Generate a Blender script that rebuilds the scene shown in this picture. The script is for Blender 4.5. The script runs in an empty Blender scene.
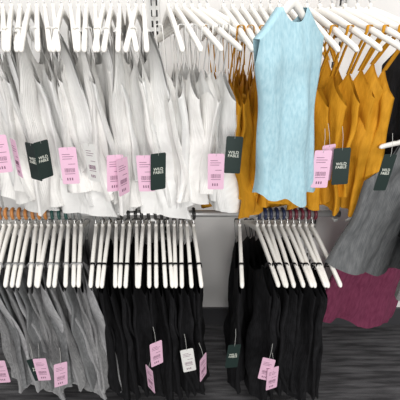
import bpy, math, random
from mathutils import Vector, Matrix, noise
random.seed(7)
scene=bpy.context.scene
COL=scene.collection
# ---------------------------------------------------------------- materials
def new_mat(name):
    m=bpy.data.materials.new(name); m.use_nodes=True
    nt=m.node_tree; return m,nt,nt.nodes['Principled BSDF']
def plain(name,col,rough=.5,metal=0.):
    m,nt,b=new_mat(name)
    b.inputs['Base Color'].default_value=(*col,1); b.inputs['Roughness'].default_value=rough; b.inputs['Metallic'].default_value=metal
    n=nt.nodes.new('ShaderNodeTexNoise'); n.inputs['Scale'].default_value=60
    t=nt.nodes.new('ShaderNodeTexCoord'); nt.links.new(t.outputs['Object'],n.inputs['Vector'])
    bp=nt.nodes.new('ShaderNodeBump'); bp.inputs['Strength'].default_value=.04; bp.inputs['Distance'].default_value=.002
    nt.links.new(n.outputs['Fac'],bp.inputs['Height']); nt.links.new(bp.outputs['Normal'],b.inputs['Normal'])
    return m
def cloth(name,c1,c2,nscale=40,rib=.12,str_=.5,rough=.9,stretch=(3,.7)):
    m,nt,b=new_mat(name)
    b.inputs['Roughness'].default_value=rough
    b.inputs['Specular IOR Level'].default_value=.2
    L=nt.links
    tc=nt.nodes.new('ShaderNodeTexCoord')
    n=nt.nodes.new('ShaderNodeTexNoise'); n.inputs['Scale'].default_value=nscale; n.inputs['Detail'].default_value=5
    mp=nt.nodes.new('ShaderNodeMapping'); mp.inputs['Scale'].default_value=(*stretch,1)
    L.new(tc.outputs['UV'],mp.inputs['Vector']); L.new(mp.outputs['Vector'],n.inputs['Vector'])
    r=nt.nodes.new('ShaderNodeValToRGB'); r.color_ramp.elements[0].position=.35; r.color_ramp.elements[1].position=.65
    r.color_ramp.elements[0].color=(*c1,1); r.color_ramp.elements[1].color=(*c2,1)
    L.new(n.outputs['Fac'],r.inputs['Fac']); L.new(r.outputs['Color'],b.inputs['Base Color'])
    w=nt.nodes.new('ShaderNodeTexWave'); w.wave_type='BANDS'; w.bands_direction='X'; w.inputs['Scale'].default_value=60
    w.inputs['Distortion'].default_value=.4
    L.new(tc.outputs['UV'],w.inputs['Vector'])
    n2=nt.nodes.new('ShaderNodeTexNoise'); n2.inputs['Scale'].default_value=14; n2.inputs['Detail'].default_value=2
    L.new(tc.outputs['UV'],n2.inputs['Vector'])
    ad=nt.nodes.new('ShaderNodeMath'); ad.operation='MULTIPLY_ADD'; ad.inputs[1].default_value=rib
    L.new(w.outputs['Fac'],ad.inputs[0]); L.new(n2.outputs['Fac'],ad.inputs[2])
    bp=nt.nodes.new('ShaderNodeBump'); bp.inputs['Strength'].default_value=str_; bp.inputs['Distance'].default_value=.01
    L.new(ad.outputs[0],bp.inputs['Height']); L.new(bp.outputs['Normal'],b.inputs['Normal'])
    return m
M_white=cloth('white_cotton',(.77,.77,.76),(.84,.84,.83))
M_cream=cloth('soft_white_cotton',(.80,.79,.77),(.88,.87,.85))
M_must=cloth('mustard_knit',(.49,.222,.010),(.61,.285,.017),rough=.7,rib=.04)
M_blue=cloth('heather_light_blue_knit',(.31,.50,.58),(.41,.60,.67),nscale=130,rib=.02,str_=.25,stretch=(1.6,.5))
M_gray=cloth('heather_gray_knit',(.22,.22,.225),(.35,.35,.355),nscale=90)
M_lgray=cloth('light_heather_gray_knit',(.33,.33,.34),(.46,.46,.47),nscale=90)
M_mgray=cloth('heather_mid_gray_knit',(.16,.165,.17),(.24,.245,.25),nscale=90)
M_sgray=cloth('heather_stone_gray_knit',(.17,.17,.17),(.26,.26,.26),nscale=90)
M_dgray=cloth('slate_gray_knit',(.10,.105,.11),(.155,.16,.165))
M_black=cloth('black_knit',(.006,.006,.007),(.013,.013,.015))
M_maroon=cloth('berry_knit',(.16,.030,.070),(.22,.048,.10))
M_plast=plain('white_hanger_plastic',(.84,.82,.78),.35)
M_metal=plain('brushed_steel',(.62,.62,.62),.3,1.)
M_rail=plain('satin_gray_rail',(.55,.55,.55),.35,.6)
M_upr=plain('white_powder_coat',(.78,.78,.77),.45)
M_slot=plain('dark_slot',(.03,.03,.03),.8)
M_pink=plain('pink_card',(.76,.48,.63),.6)
M_wcard=plain('white_card',(.74,.74,.72),.6)
M_bcard=plain('black_green_card',(.008,.022,.019),.55)
M_ink=plain('dark_ink',(.20,.10,.16),.7)
M_inkw=plain('white_ink',(.75,.78,.70),.6)
M_str=plain('string',(.5,.5,.48),.8)
M_caps={k:plain('size_clip_'+k,c,.4) for k,c in dict(orange=(.50,.20,.05),green=(.02,.08,.07),gray=(.22,.23,.23),navy=(.02,.03,.08),maroon=(.14,.02,.035),black=(.02,.02,.02)).items()}
# wall / floor
mw,nt,b=new_mat('painted_wall'); b.inputs['Roughness'].default_value=.7
n=nt.nodes.new('ShaderNodeTexNoise'); n.inputs['Scale'].default_value=2.; n.inputs['Detail'].default_value=3
t=nt.nodes.new('ShaderNodeTexCoord'); nt.links.new(t.outputs['Object'],n.inputs['Vector'])
r=nt.nodes.new('ShaderNodeValToRGB'); r.color_ramp.elements[0].color=(.82,.81,.80,1); r.color_ramp.elements[1].color=(.88,.87,.86,1)
nt.links.new(n.outputs['Fac'],r.inputs['Fac']); nt.links.new(r.outputs['Color'],b.inputs['Base Color'])
mf,nt,b=new_mat('striped_carpet'); b.inputs['Roughness'].default_value=.95
t=nt.nodes.new('ShaderNodeTexCoord'); mp=nt.nodes.new('ShaderNodeMapping'); mp.inputs['Rotation'].default_value=(0,0,math.radians(-28)); mp.inputs['Scale'].default_value=(5,55,1)
n=nt.nodes.new('ShaderNodeTexNoise'); n.inputs['Scale'].default_value=1.; n.inputs['Detail'].default_value=4
nt.links.new(t.outputs['Object'],mp.inputs['Vector']); nt.links.new(mp.outputs['Vector'],n.inputs['Vector'])
r=nt.nodes.new('ShaderNodeValToRGB'); r.color_ramp.elements[0].position=.40; r.color_ramp.elements[1].position=.66
r.color_ramp.elements[0].color=(.032,.031,.034,1); r.color_ramp.elements[1].color=(.12,.118,.125,1)
nt.links.new(n.outputs['Fac'],r.inputs['Fac']); nt.links.new(r.outputs['Color'],b.inputs['Base Color'])
n2=nt.nodes.new('ShaderNodeTexNoise'); n2.inputs['Scale'].default_value=250; nt.links.new(t.outputs['Object'],n2.inputs['Vector'])
bp=nt.nodes.new('ShaderNodeBump'); bp.inputs['Strength'].default_value=.6; bp.inputs['Distance'].default_value=.01
nt.links.new(n2.outputs['Fac'],bp.inputs['Height']); nt.links.new(bp.outputs['Normal'],b.inputs['Normal'])

# ---------------------------------------------------------------- mesh helpers
def mk_mesh(name,V,F,mat,smooth=True,uv=None):
    me=bpy.data.meshes.new(name); me.from_pydata([tuple(v) for v in V],[],F)
    if smooth:
        me.polygons.foreach_set('use_smooth',[True]*len(me.polygons))
    me.materials.append(mat)
    if uv:
        l=me.uv_layers.new(name='UVMap')
        for i,lp in enumerate(me.loops): l.data[i].uv=uv[lp.vertex_index]
    me.update(); return me
def obj(name,me,parent=None):
    o=bpy.data.objects.new(name,me); COL.objects.link(o)
    if parent: o.parent=parent
    return o
def tube(path,r,nseg=8,cap=True):
    V=[];F=[]; n=len(path); P=[Vector(p) for p in path]
    for i,p in enumerate(P):
        t=(P[min(i+1,n-1)]-P[max(i-1,0)]).normalized()
        a=Vector((0,1,0)) if abs(t.y)<.9 else Vector((1,0,0))
        u=t.cross(a).normalized(); v=t.cross(u).normalized()
        for k in range(nseg):
            an=2*math.pi*k/nseg; V.append(p+u*math.cos(an)*r+v*math.sin(an)*r)
    for i in range(n-1):
        for k in range(nseg):
            k2=(k+1)%nseg; F.append((i*nseg+k,i*nseg+k2,(i+1)*nseg+k2,(i+1)*nseg+k))
    if cap:
        F.append(tuple(range(nseg-1,-1,-1))); F.append(tuple((n-1)*nseg+k for k in range(nseg)))
    return V,F
def box(x0,x1,y0,y1,z0,z1):
    V=[(x,y,z) for x in(x0,x1) for y in(y0,y1) for z in(z0,z1)]
    F=[(0,1,3,2),(4,6,7,5),(0,4,5,1),(2,3,7,6),(0,2,6,4),(1,5,7,3)]
    return V,F
def join(parts):
    V=[];F=[]
    for v,f in parts:
        o=len(V); V+=list(v); F+=[tuple(i+o for i in q) for q in f]
    return V,F
# ---------------------------------------------------------------- hanger
HL=.218
def z_arm(x):
    u=abs(x)/HL
    return -.056-.085*(u**1.2)
def hanger_body_mesh():
    V=[];F=[];N=56;K=12
    for i in range(N+1):
        u=-1+2*i/N; x=HL*math.sin(u*math.pi/2*.98)/math.sin(math.pi/2*.98)
        a=abs(x); e=1.
        if a>HL-.010: e=math.sqrt(max(.02,1-((a-(HL-.010))/.010)**2))
        hh=(.0070+.0050*(1-a/HL)**1.2)
        notch=.0030*math.exp(-((a-.158)/.004)**2)
        hw=.0060*(1+.12*(a/HL))
        zc=z_arm(x)
        for k in range(K):
            an=2*math.pi*k/K
            c=math.copysign(abs(math.cos(an))**.7,math.cos(an)); s=math.copysign(abs(math.sin(an))**.7,math.sin(an))
            z=zc+s*hh*e
            if s>0: z-=notch*s
            V.append((x,c*hw*e,z))
    for i in range(N):
        for k in range(K):
            k2=(k+1)%K; F.append((i*K+k,i*K+k2,(i+1)*K+k2,(i+1)*K+k))
    F.append(tuple(range(K-1,-1,-1))); F.append(tuple(N*K+k for k in range(K)))
    nk=tube([(0,0,-.05),(0,0,-.044),(0,0,-.038)],.0060,10)
    V,F=join([(V,F),nk])
    return mk_mesh('hanger_body',V,F,M_plast)
HB=hanger_body_mesh()
R=.0158
hp=[(0,0,-.045),(.001,0,-.036),(.006,0,-.027),(.0125,0,-.016),(R,0,-.004)]+[(R*math.cos(math.radians(a)),0,R*math.sin(math.radians(a))) for a in range(5,206,14)]
v,f=tube(hp,.0019,8); HK=mk_mesh('hook',v,f,M_metal)
cp=[((R+.0008)*math.cos(math.radians(a)),0,(R+.0008)*math.sin(math.radians(a))) for a in range(50,236,12)]
v,f=tube(cp,.0055,10); CAPM={}
for k,m in M_caps.items(): CAPM[k]=mk_mesh('size_clip_'+k,v,f,m)
def add_hanger(loc,rz,group,cap=None,label='white plastic hanger with metal hook on a rail',sc=1.,tilt=0.):
    o=obj('clothes_hanger',HB); o.location=loc; o.rotation_euler=(0,tilt,rz); o.scale=(sc,1,1)
    o['label']=label; o['category']='hanger'; o['group']=group
    h=obj('hook',HK,o); h.scale=(1/sc,1,1)
    if cap:
        c=obj('size_clip',CAPM[cap],o); c['label']=cap+' plastic size clip on the hook'
    return o
# ---------------------------------------------------------------- garments
def garment_mesh(name,mat,style,wb,length,xs,seed,A=.010,t=.012,curl=0.,lean=0.,flare=.04,under=.16,neck=.10,bow=0.,hemdip=0.,hemslope=0.,drop=None,NZ=1.,sw=.020,capd=.02,shear=0.):
    """local x = shoulder axis, y = thickness, z up; origin at the rail. returns body mesh, strap meshes"""
    rnd=random.Random(seed)
    p=[rnd.uniform(0,6.28) for _ in range(8)]
    off=Vector((rnd.uniform(0,50),rnd.uniform(0,50),rnd.uniform(0,50)))
    zsh=z_arm(xs)+.0105
    NC=46; RU=10; RL=26
    if style=='cami':
        zpk=zsh-(drop if drop is not None else rnd.uniform(.05,.10)); zu=zpk-.075; zn=zpk-neck
        sp=.66
        def ztop(s):
            a=abs(s)
            if a<sp: return zn+(zpk-zn)*(a/sp)**1.7
            return zu+(zpk-zu)*(1-((a-sp)/(1-sp))**.8)
    else:
        zu=zsh-under; zpk=zsh; zn=zsh-neck; sp=.58 if sw<.03 else .40
        def ztop(s):
            a=abs(s)
            if a<sp: return zn+(zsh-zn)*(a/sp)**3.2
            return zsh-(a-sp)*capd
    zh=zu-length
    def Wd(z):
        if z>=zu:
            q=min(1,(z-zu)/(zpk-zu+1e-6))
            if style=='cami': return wb*(1-.10*q)
            ws=xs+sw
            return ws+(wb-ws)*(1-q)**2.6
        q=(zu-z)/length
        return wb*(1-.07*math.sin(math.pi*q)+flare*q*q)
    def disp(s,z):
        q=max(0,min(1.2,(zpk-z)/(zpk-zh)))
        g=q**.9
        d=A*g*(math.sin(4.6*s+p[0]+1.2*q)+.7*math.sin(9.5*s+p[1]-2.5*q))
        for k,(fr,am) in enumerate(((6.3,.8),(13.,.55),(23.,.22))):
            ph=fr*s+p[2+k]+ (1.6+k)*q + 1.3*noise.noise(off+Vector((s*2,0,z*6)))
            d+=A*am*g*(1-2*abs(math.sin(ph*.5))**.8)
        d+=A*1.2*NZ*noise.noise(off+Vector((s*2.6,3,z*9)))*min(1,q*3)
        d+=curl*g**.6*max(0,-s-.05)**1.5 - .6*curl*g**.6*max(0,s-.1)**1.5
        d+=lean*(zpk-z)+bow*g*(1-s*s)
        return d
    V=[];UV=[];F=[];idx={}
    rows=[('u',j) for j in range(RU,0,-1)]+[('l',j) for j in range(RL+1)]
    for side in (1,-1):
        for ri,(k,j) in enumerate(rows):
            for i in range(NC+1):
                s=-1+2*i/NC
                s=math.copysign(abs(s)**.80,s)
                if k=='u':
                    z=zu+(ztop(s)-zu)*j/RU
                else:
                    z=zu-length*j/RL
                    z-=(hemdip*(1-s*s)-hemslope*s+.012*math.sin(3*s+p[4])+.008*math.sin(8*s+p[6]))*(j/RL)**2
                x=s*Wd(z)+shear*(zpk-z)
                x+=.010*NZ*noise.noise(off+Vector((9,s,z*8)))*abs(s)
                q=max(0,min(1,(zpk-z)/(zpk-zu)))
                tt=t*(.25+.75*q)*(1+.7*max(0,(zu-z)/length))
                if style!='cami' and k=='u': tt=max(tt,.0080)
                sh=math.sqrt(max(0,1-s*s))
                if k=='u' and style!='cami': sh=max(sh,.55*j/RU+(1-j/RU)*sh)
                dd=disp(s,z)
                y=side*tt*sh+dd+side*.0035*noise.noise(off+Vector((s*4,side*5,z*12)))*sh
                x-=abs(dd)*.3*math.copysign(1,s)*min(1,abs(s)*2)
                key=(side,ri,i)
                if side==-1 and k=='l' and i in (0,NC): idx[key]=idx[(1,ri,i)]; continue
                idx[key]=len(V); V.append((x,y,z)); UV.append((x*1.0+(3 if side<0 else 0),z))
        for ri in range(len(rows)-1):
            for i in range(NC):
                q4=(idx[(side,ri,i)],idx[(side,ri,i+1)],idx[(side,ri+1,i+1)],idx[(side,ri+1,i)])
                F.append(q4 if side==-1 else q4[::-1])
    if style!='cami':
        for i in range(NC):
            s0=-1+2*i/NC; s1=-1+2*(i+1)/NC
            if abs(s0)**.80>=sp-.02 and abs(s1)**.80>=sp-.02 and s0*s1>0:
                F.append((idx[(1,0,i)],idx[(1,0,i+1)],idx[(-1,0,i+1)],idx[(-1,0,i)]))
    me=mk_mesh(name,V,F,mat,uv=UV)
    straps=[]
    if style=='cami':
        for sg in (-1,1):
            xb=sg*sp*Wd(zpk)*.97; xa=sg*xs
            tt=t*.25
            path=[]
            zt=z_arm(xs)+.0100
            zb=zpk-.006
            db=disp(sg*sp,zpk)
            for (y,z,x) in [(db+tt+.002,zb,xb),(tt+.004,zb+(zt-zb)*.5,(xa+xb)/2),(.0085,zt-.014,xa),(.0074,zt-.001,xa),(.004,zt+.0008,xa),(-.004,zt+.0008,xa),(-.0074,zt-.001,xa),(-.0085,zt-.014,xa),(-tt-.004,zb+(zt-zb)*.5,(xa+xb)/2),(db-tt-.002,zb,xb)]:
                path.append(Vector((x,y,z)))
            w=.0042; VV=[];FF=[]
            for q in path:
                VV+= [(q.x-w,q.y,q.z),(q.x+w,q.y,q.z)]
            n=len(path)
            for i2,q in enumerate(path):
                tg=(path[min(i2+1,n-1)]-path[max(i2-1,0)]); nn=Vector((0,tg.z,-tg.y)).normalized()*.0014
                VV+=[(q.x-w,q.y+nn.y,q.z+nn.z),(q.x+w,q.y+nn.y,q.z+nn.z)]
            for i2 in range(n-1):
                a=2*i2; o2=2*n
                FF+=[(a,a+1,a+3,a+2),(o2+a,o2+a+2,o2+a+3,o2+a+1),(a,a+2,o2+a+2,o2+a),(a+1,o2+a+1,o2+a+3,a+3)]
            straps.append(mk_mesh('strap',VV,FF,mat))
    return me,straps
def add_garment(var,loc,rz,name,label,cat,group=None,tilt=0.):
    me,st=var
    o=obj(name,me); o.location=loc; o.rotation_euler=(0,tilt,rz)
    o['label']=label; o['category']=cat
    if group: o['group']=group
    for s in st: obj('strap',s,o)
    return o
# ---------------------------------------------------------------- tags
def card_mesh(name,w,h,mat):
    r=.004; pts=[]
    for cx,cz,a0 in ((w/2-r,-r,0),(-w/2+r,-r,90),(-w/2+r,-h+r,180),(w/2-r,-h+r,270)):
        for a in (0,30,60,90):
            an=math.radians(a0+a); pts.append((cx+r*math.cos(an),cz+r*math.sin(an)))
    n=len(pts); V=[(x,-.0004,z) for x,z in pts]+[(x,.0004,z) for x,z in pts]
    F=[tuple(range(n-1,-1,-1)),tuple(range(n,2*n))]+[(i,(i+1)%n,n+(i+1)%n,n+i) for i in range(n)]
    return mk_mesh(name,V,F,mat,False)
TW,TH=.042,.098
CARD={k:card_mesh('tag_'+k,TW,TH,m) for k,m in (('pink',M_pink),('black',M_bcard),('white',M_wcard))}
def barcode():
    rnd=random.Random(3); P=[]
    x=-TW*.30
    while x<TW*.30:
        w=rnd.choice([.0005,.0008,.0012]); P.append(box(x,x+w,-.0008,-.0004,-.066,-.055)); x+=w+rnd.choice([.001,.0015])
    return P
def marks():
    P=barcode()
    for z,a,b_ in ((-.018,-.35,.1),(-.024,-.35,.3),(-.030,-.35,.2),(-.044,-.05,.35),(-.070,-.3,.3)):
        P.append(box(TW*a,TW*b_,-.0008,-.0004,z-.0008,z+.0004))
    for x in (-.22,-.08,.06): P.append(box(TW*x,TW*(x+.07),-.0008,-.0004,-.088,-.081))
    return join(P)
v,f=marks(); MARK=mk_mesh('printed_marks',v,f,M_ink,False)
def text_mesh(body,size,mat):
    cu=bpy.data.curves.new('txt','FONT'); cu.body=body; cu.size=size; cu.align_x='CENTER'; cu.extrude=.0002; cu.space_line=.85
    o=bpy.data.objects.new('txt',cu); COL.objects.link(o)
    bpy.context.view_layer.update()
    dg=bpy.context.evaluated_depsgraph_get()
    me=bpy.data.meshes.new_from_object(o.evaluated_get(dg)); bpy.data.objects.remove(o)
    me.transform(Matrix.Rotation(math.radians(90),4,'X')); me.materials.clear(); me.materials.append(mat)
    return me
TXT=text_mesh('WILD\nFABLE',.0105,M_inkw)
sv,sf=tube([(0,-.0006,-.006),(0,-.0006,.003),(.002,.008,.028),(.001,.016,.050)],.0005,6)
STR=mk_mesh('string',sv,sf,M_str)
def mworld(o): return Matrix.Translation(o.location)@o.rotation_euler.to_matrix().to_4x4()
def add_tag(X,Z,kind,grp,y=.975,yaw=0.,roll=0.,sc=1.):
    best=min(grp,key=lambda g:abs(g.location.x+ .17*math.sin(g.rotation_euler.z-math.pi/2)-X))
    t=obj('brand_tag' if kind=='black' else 'price_tag',CARD[kind],best)
    Mw=Matrix.Translation((X,y,Z+TH/2))@Matrix.Rotation(yaw,4,'Z')@Matrix.Rotation(roll,4,'Y')@Matrix.Scale(sc,4)
    t.matrix_local=mworld(best).inverted()@Mw
    t['label']={'black':'black-green card tag with white lettering','pink':'pink price tag with printed barcode','white':'white price tag with printed barcode'}[kind]
    if kind=='black':
        l=obj('lettering',TXT,t); l.location=(0,-.0006,-.045)
    else:
        obj('printed_marks',MARK,t)
    obj('string',STR,t)
# ---------------------------------------------------------------- structure
def struct(name,V,F,mat):
    o=obj(name,mk_mesh(name,V,F,mat,False)); o['kind']='structure'; return o
WY=1.55
struct('wall_back',*box(-2.6,3.2,WY,WY+.1,0,3.0),mw)
struct('floor',*box(-2.6,3.2,-3.2,WY+.1,-.05,0),mf)
M_base=plain('dark_vinyl_base',(.05,.05,.055),.5)
struct('baseboard_back',*box(-2.6,3.2,WY-.012,WY,0,.10),M_base)
def upright(x):
    V,F=box(x-.018,x+.018,WY-.022,WY,.12,2.5)
    o=obj('slotted_wall_upright',mk_mesh('slotted_upright',V,F,M_upr,False))
    o['label']='white slotted metal upright fixed to the wall'; o['category']='wall upright'; o['group']='wall uprights'
    P=[]
    z=.2
    while z<2.45:
        for dx in (-.008,.008): P.append(box(x+dx-.0034,x+dx+.0034,WY-.0228,WY-.0218,z,z+.021))
        z+=.034
    v,f=join(P); s=obj('slots',mk_mesh('slots',v,f,M_slot,False),o)
for x in (-.158,.49,-.86): upright(x)
def rail(z,x0,x1,y=1.2,bx=()):
    o=obj('garment_rail',mk_mesh('rail_bar',*tube([(x0,y,z),((x0+x1)/2,y,z),(x1,y,z)],.0118,16),M_rail))
    o['label']='gray steel hanging rail carried on wall brackets'; o['category']='rail'; o['group']='garment rails'
    for x in bx:
        a=box(x-.006,x+.006,y+.012,WY-.022,z-.018,z+.010)
        c=box(x-.007,x+.007,y-.014,y+.016,z-.022,z-.012)
        d=box(x-.006,x+.006,WY-.035,WY-.022,z-.07,z+.02)
        V,F=join([a,c,d]); obj('bracket',mk_mesh('bracket',V,F,M_upr,False),o)
ZU,ZL=1.462,.79
rail(ZU,-1.1,.70,bx=(-.86,-.158,.49))
rail(ZL,-1.1,.47,bx=(-.86,-.158,.455))
H=math.pi/2
rad=math.radians
rr=random.Random(11)
# ---------------------------------------------------------------- variants
U=rr.uniform
wt=[garment_mesh('white_tank',M_white if i%2 else M_cream,'tank' if i%3==0 else 'cami',U(.13,.18),U(.29,.36),.135,100+i,A=.013,t=.014,curl=(-.05,-.08,.03,-.06)[i%4],neck=.10,hemdip=U(0,.03),hemslope=U(-.05,.03),drop=U(.02,.07)) for i in range(11)]
wc=[garment_mesh('white_cami',M_white if i%2 else M_cream,'cami',U(.13,.17),U(.28,.32),.12,200+i,A=.014,t=.017,curl=(-.06,.03,-.03)[i%3],neck=.07,hemdip=U(0,.03),hemslope=U(-.04,.02),drop=U(.10,.14)) for i in range(6)]
mc=[garment_mesh('mustard_cami',M_must,'cami',U(.115,.155),U(.28,.35),.125,300+i,A=.016,t=.016,curl=(-.04,.0,.03)[i%3],neck=.09,hemdip=U(0,.03),hemslope=U(-.05,.05),drop=U(.08,.13)) for i in range(9)]
gc=[garment_mesh('gray_tank',(M_gray,M_lgray,M_mgray)[i%3],'cami',U(.155,.18),U(.44,.49),.15,400+i,A=.013,t=.013,curl=(-.04,-.08,-.06)[i%3],neck=.07,hemslope=U(-.03,.03),drop=U(.02,.05)) for i in range(7)]
bc=[garment_mesh('black_cami',M_black,'cami',U(.155,.18),U(.44,.49),.15,500+i,A=.013,t=.013,curl=(-.05,.0,-.03)[i%3],neck=.07,hemslope=U(-.03,.03),drop=U(.02,.05)) for i in range(7)]
# ---------------------------------------------------------------- upper: white tanks
gw=[]
X=-.60; i=0
while X<-.142:
    r=-math.atan2(X,1.6)*.95+rad(U(-6,6))
    add_hanger((X,1.2,ZU),H+r,'hangers with white tank tops')
    g=add_garment(wt[i%11],(X,1.2,ZU),H+r+rad(U(-5,5)),'tank_top','white cotton tank top on a white hanger','tank top','white tank tops on the upper rail')
    gw.append(g); X+=U(.0205,.0245); i+=1
# white camis
gcw=[]
X=-.085
for i,rdeg in enumerate((12,18,26,34,40,44)):
    add_hanger((X,1.2,ZU),H+rad(rdeg),'hangers with white camisoles')
    gcw.append(add_garment(wc[i%6],(X,1.2,ZU),H+rad(-8 if i==0 else rdeg*.5),'camisole','white thin-strap camisole on a white hanger','camisole','white camisoles on the upper rail'))
    X+=.021
# mustard
gm=[]
X=.064
RD=[16,14,12,10,8,8,10,12,16,22,30,38,44,48,50]
for i in range(15):
    rdeg=RD[i]
    add_hanger((X,1.2,ZU),H+rad(rdeg),'hangers with mustard camisoles')
    gm.append(add_garment(mc[(i*4)%9],(X,1.2,ZU),H+rad(rdeg*.85+U(-7,7)),'camisole','mustard yellow knit camisole on a white hanger','camisole','mustard camisoles on the upper rail'))
    X+=.025 if i<9 else .034
add_hanger((.645,1.2,ZU),H+rad(16),'hangers with dark tops')
add_garment(bc[2],(.645,1.2,ZU),H+rad(16),'camisole','black knit camisole on a white hanger beside mustard ones','camisole')
# blue top on a peg
PX=.190
pv=join([tube([(PX,1.2,ZU+.024),(PX,1.0,ZU+.024),(PX,.885,ZU+.026),(PX,.87,ZU+.045)],.006,10),box(PX-.012,PX+.012,1.186,1.214,ZU-.014,ZU+.026)])
pg=obj('face_out_peg',mk_mesh('face_out_peg',*pv,M_rail)); pg['label']='short gray steel peg clamped on the upper rail'; pg['category']='display peg'
bl=garment_mesh('blue_tank',M_blue,'tank',.094,.315,.060,779,A=.0055,t=.026,curl=.0,neck=.030,under=.105,flare=.14,NZ=1.4,sw=.034,capd=.10,shear=.055,hemslope=-.01)
loc=(PX-.002,.90,ZU+.016)
add_hanger(loc,rad(36),'display hangers',label='white plastic hanger inside a light blue top',sc=.39)
gb=add_garment(bl,loc,rad(36),'cap_sleeve_top','light blue heather knit cap-sleeve top hanging in front of mustard camisoles','top')
# ---------------------------------------------------------------- lower
gg=[]
X=-.735;i=0
while X<-.385:
    r=rad(U(-3,3)+9)
    cap='orange' if X<-.50 else ('green' if X<-.435 else 'gray')
    add_hanger((X,1.2,ZL),H+r,'hangers with gray tops',cap)
    gg.append(add_garment(gc[i%7],(X,1.2,ZL),H+r,'camisole','heather gray knit camisole on a white hanger','camisole','gray camisoles on the lower rail'))
    X+=U(.0205,.0235); i+=1
gk=[]
X=-.355;i=0
while X<.0:
    r=rad(U(-3,3)+5)
    cap='gray' if X<-.27 else 'black'
    add_hanger((X,1.2,ZL),H+r,'hangers with black camisoles',cap)
    gk.append(add_garment(bc[i%7],(X,1.2,ZL),H+r,'camisole','black thin-strap knit camisole on a white hanger','camisole','black camisoles on the lower rail'))
    X+=U(.0205,.0235); i+=1
for X in (.135,):
    add_hanger((X,1.2,ZL),H+rad(-2),'hangers with black camisoles')
    gk.append(add_garment(bc[1],(X,1.2,ZL),H+rad(-2),'camisole','black thin-strap knit camisole on a white hanger','camisole','black camisoles on the lower rail'))
X=.195;i=0
while X<.40:
    r=rad(U(-3,3)+9)
    cap='navy' if X<.28 else 'maroon'
    add_hanger((X,1.2,ZL),H+r,'hangers with black camisoles',cap)
    gk.append(add_garment(bc[(i+2)%7],(X,1.2,ZL),H+r*.6,'camisole','black thin-strap knit camisole on a white hanger','camisole','black camisoles on the lower rail'))
    X+=U(.0195,.022); i+=1
# ---------------------------------------------------------------- side section
def faceout(x,z,y0):
    v=join([tube([(x,WY-.002,z),(x,1.3,z),(x,y0,z),(x,y0-.012,z+.02)],.009,10),box(x-.02,x+.02,WY-.012,WY-.001,z-.05,z+.05)])
    o=obj('display_rod',mk_mesh('display_rod',*v,M_rail)); o['label']='gray steel face-out rod fixed to the wall'; o['category']='display rod'; o['group']='face-out rods'
faceout(.77,1.12,1.0); faceout(.76,.80,1.25)
def side(mat,seed,loc,rz,name,lab,length,tilt=0.,wb=.19):
    add_hanger((loc[0],loc[1],loc[2]),rz,'face-out hangers',tilt=tilt,label='white plastic hanger on a face-out rod')
    v=garment_mesh(name,mat,'tank',wb,length,.12,seed,A=.010,t=.02,neck=.09)
    return add_garment(v,loc,rz,'tank_top',lab,'tank top',tilt=tilt)
side(M_sgray,61,(.80,1.08,1.11),rad(30),'lg','heather gray tank top on a face-out rod',.26,rad(8))
side(M_dgray,62,(.75,1.2,1.11),rad(22),'dg','slate gray tank top on a face-out rod',.27,rad(20),wb=.215)
side(M_maroon,63,(.77,1.36,.80),rad(14),'mr','berry red tank top on a face-out rod',.34,rad(12),wb=.21)
# ---------------------------------------------------------------- tags
for X_,Z_,k,yw in ((-.500,1.08,'pink',20),(-.463,1.07,'pink',-50),(-.420,1.06,'black',-30),(-.395,1.065,'black',55),(-.33,1.05,'pink',10),(-.275,1.06,'white',-35),(-.213,1.03,'pink',25),(-.197,1.02,'pink',60),(-.139,1.03,'pink',0),(-.104,1.035,'black',30)):
    add_tag(X_,Z_,k,gw,y=.952+.001*(yw%7),yaw=rad(yw),roll=rad(U(-5,5)))
add_tag(.041,1.03,'pink',gcw,y=.965)
add_tag(.087,1.075,'black',gm,y=.965,roll=rad(3))
add_tag(.300,1.05,'pink',gm,y=.93); add_tag(.322,1.055,'pink',gm,y=.96,yaw=rad(25)); add_tag(.352,1.05,'black',gm,y=.95,roll=rad(-4))
add_tag(.48,1.03,'black',gm,y=.96,roll=rad(8),yaw=rad(20))
for X_,Z_,k in ((-.655,.33,'pink'),(-.54,.34,'black'),(-.52,.34,'pink'),(-.454,.32,'pink')):
    add_tag(X_,Z_,k,gg,y=.955,yaw=rad(U(-30,30)),roll=rad(U(-8,8)))
for X_,Z_,k,yw in ((-.167,.30,'pink',-50),(-.14,.41,'pink',30),(-.043,.38,'white',10),(.010,.35,'pink',60),(.11,.40,'black',10),(.224,.34,'pink',-10),(.24,.30,'pink',20)):
    add_tag(X_,Z_,k,gk,y=.955,yaw=rad(yw),roll=rad(U(-8,8)))
# ---------------------------------------------------------------- lights
def area(loc,rot,sx,sy,p,c=(1,.97,.93)):
    l=bpy.data.lights.new('store_or_fill_light','AREA'); l.shape='RECTANGLE'; l.size=sx; l.size_y=sy; l.energy=p; l.color=c
    o=bpy.data.objects.new('store_or_fill_light',l); COL.objects.link(o); o.location=loc; o.rotation_euler=rot
area((.0,.1,2.9),(rad(20),0,0),1.6,.7,30,(1,.98,.95))
area((0.7,-3.0,1.75),(rad(82),0,rad(8)),2.6,.9,105,(1,.98,.95))  # added fill, set low behind the camera to brighten the lower wall
w=bpy.data.worlds.new('w'); scene.world=w; w.use_nodes=True
bg=w.node_tree.nodes['Background']; bg.inputs[0].default_value=(1,.99,.975,1); bg.inputs[1].default_value=.58
cam=bpy.data.cameras.new('cam'); co=bpy.data.objects.new('camera',cam); COL.objects.link(co)
cam.sensor_width=36; cam.lens=36; co.location=(0,0,1.4); co.rotation_euler=(rad(90-25),0,0)
scene.camera=co
scene.view_settings.view_transform='Standard'
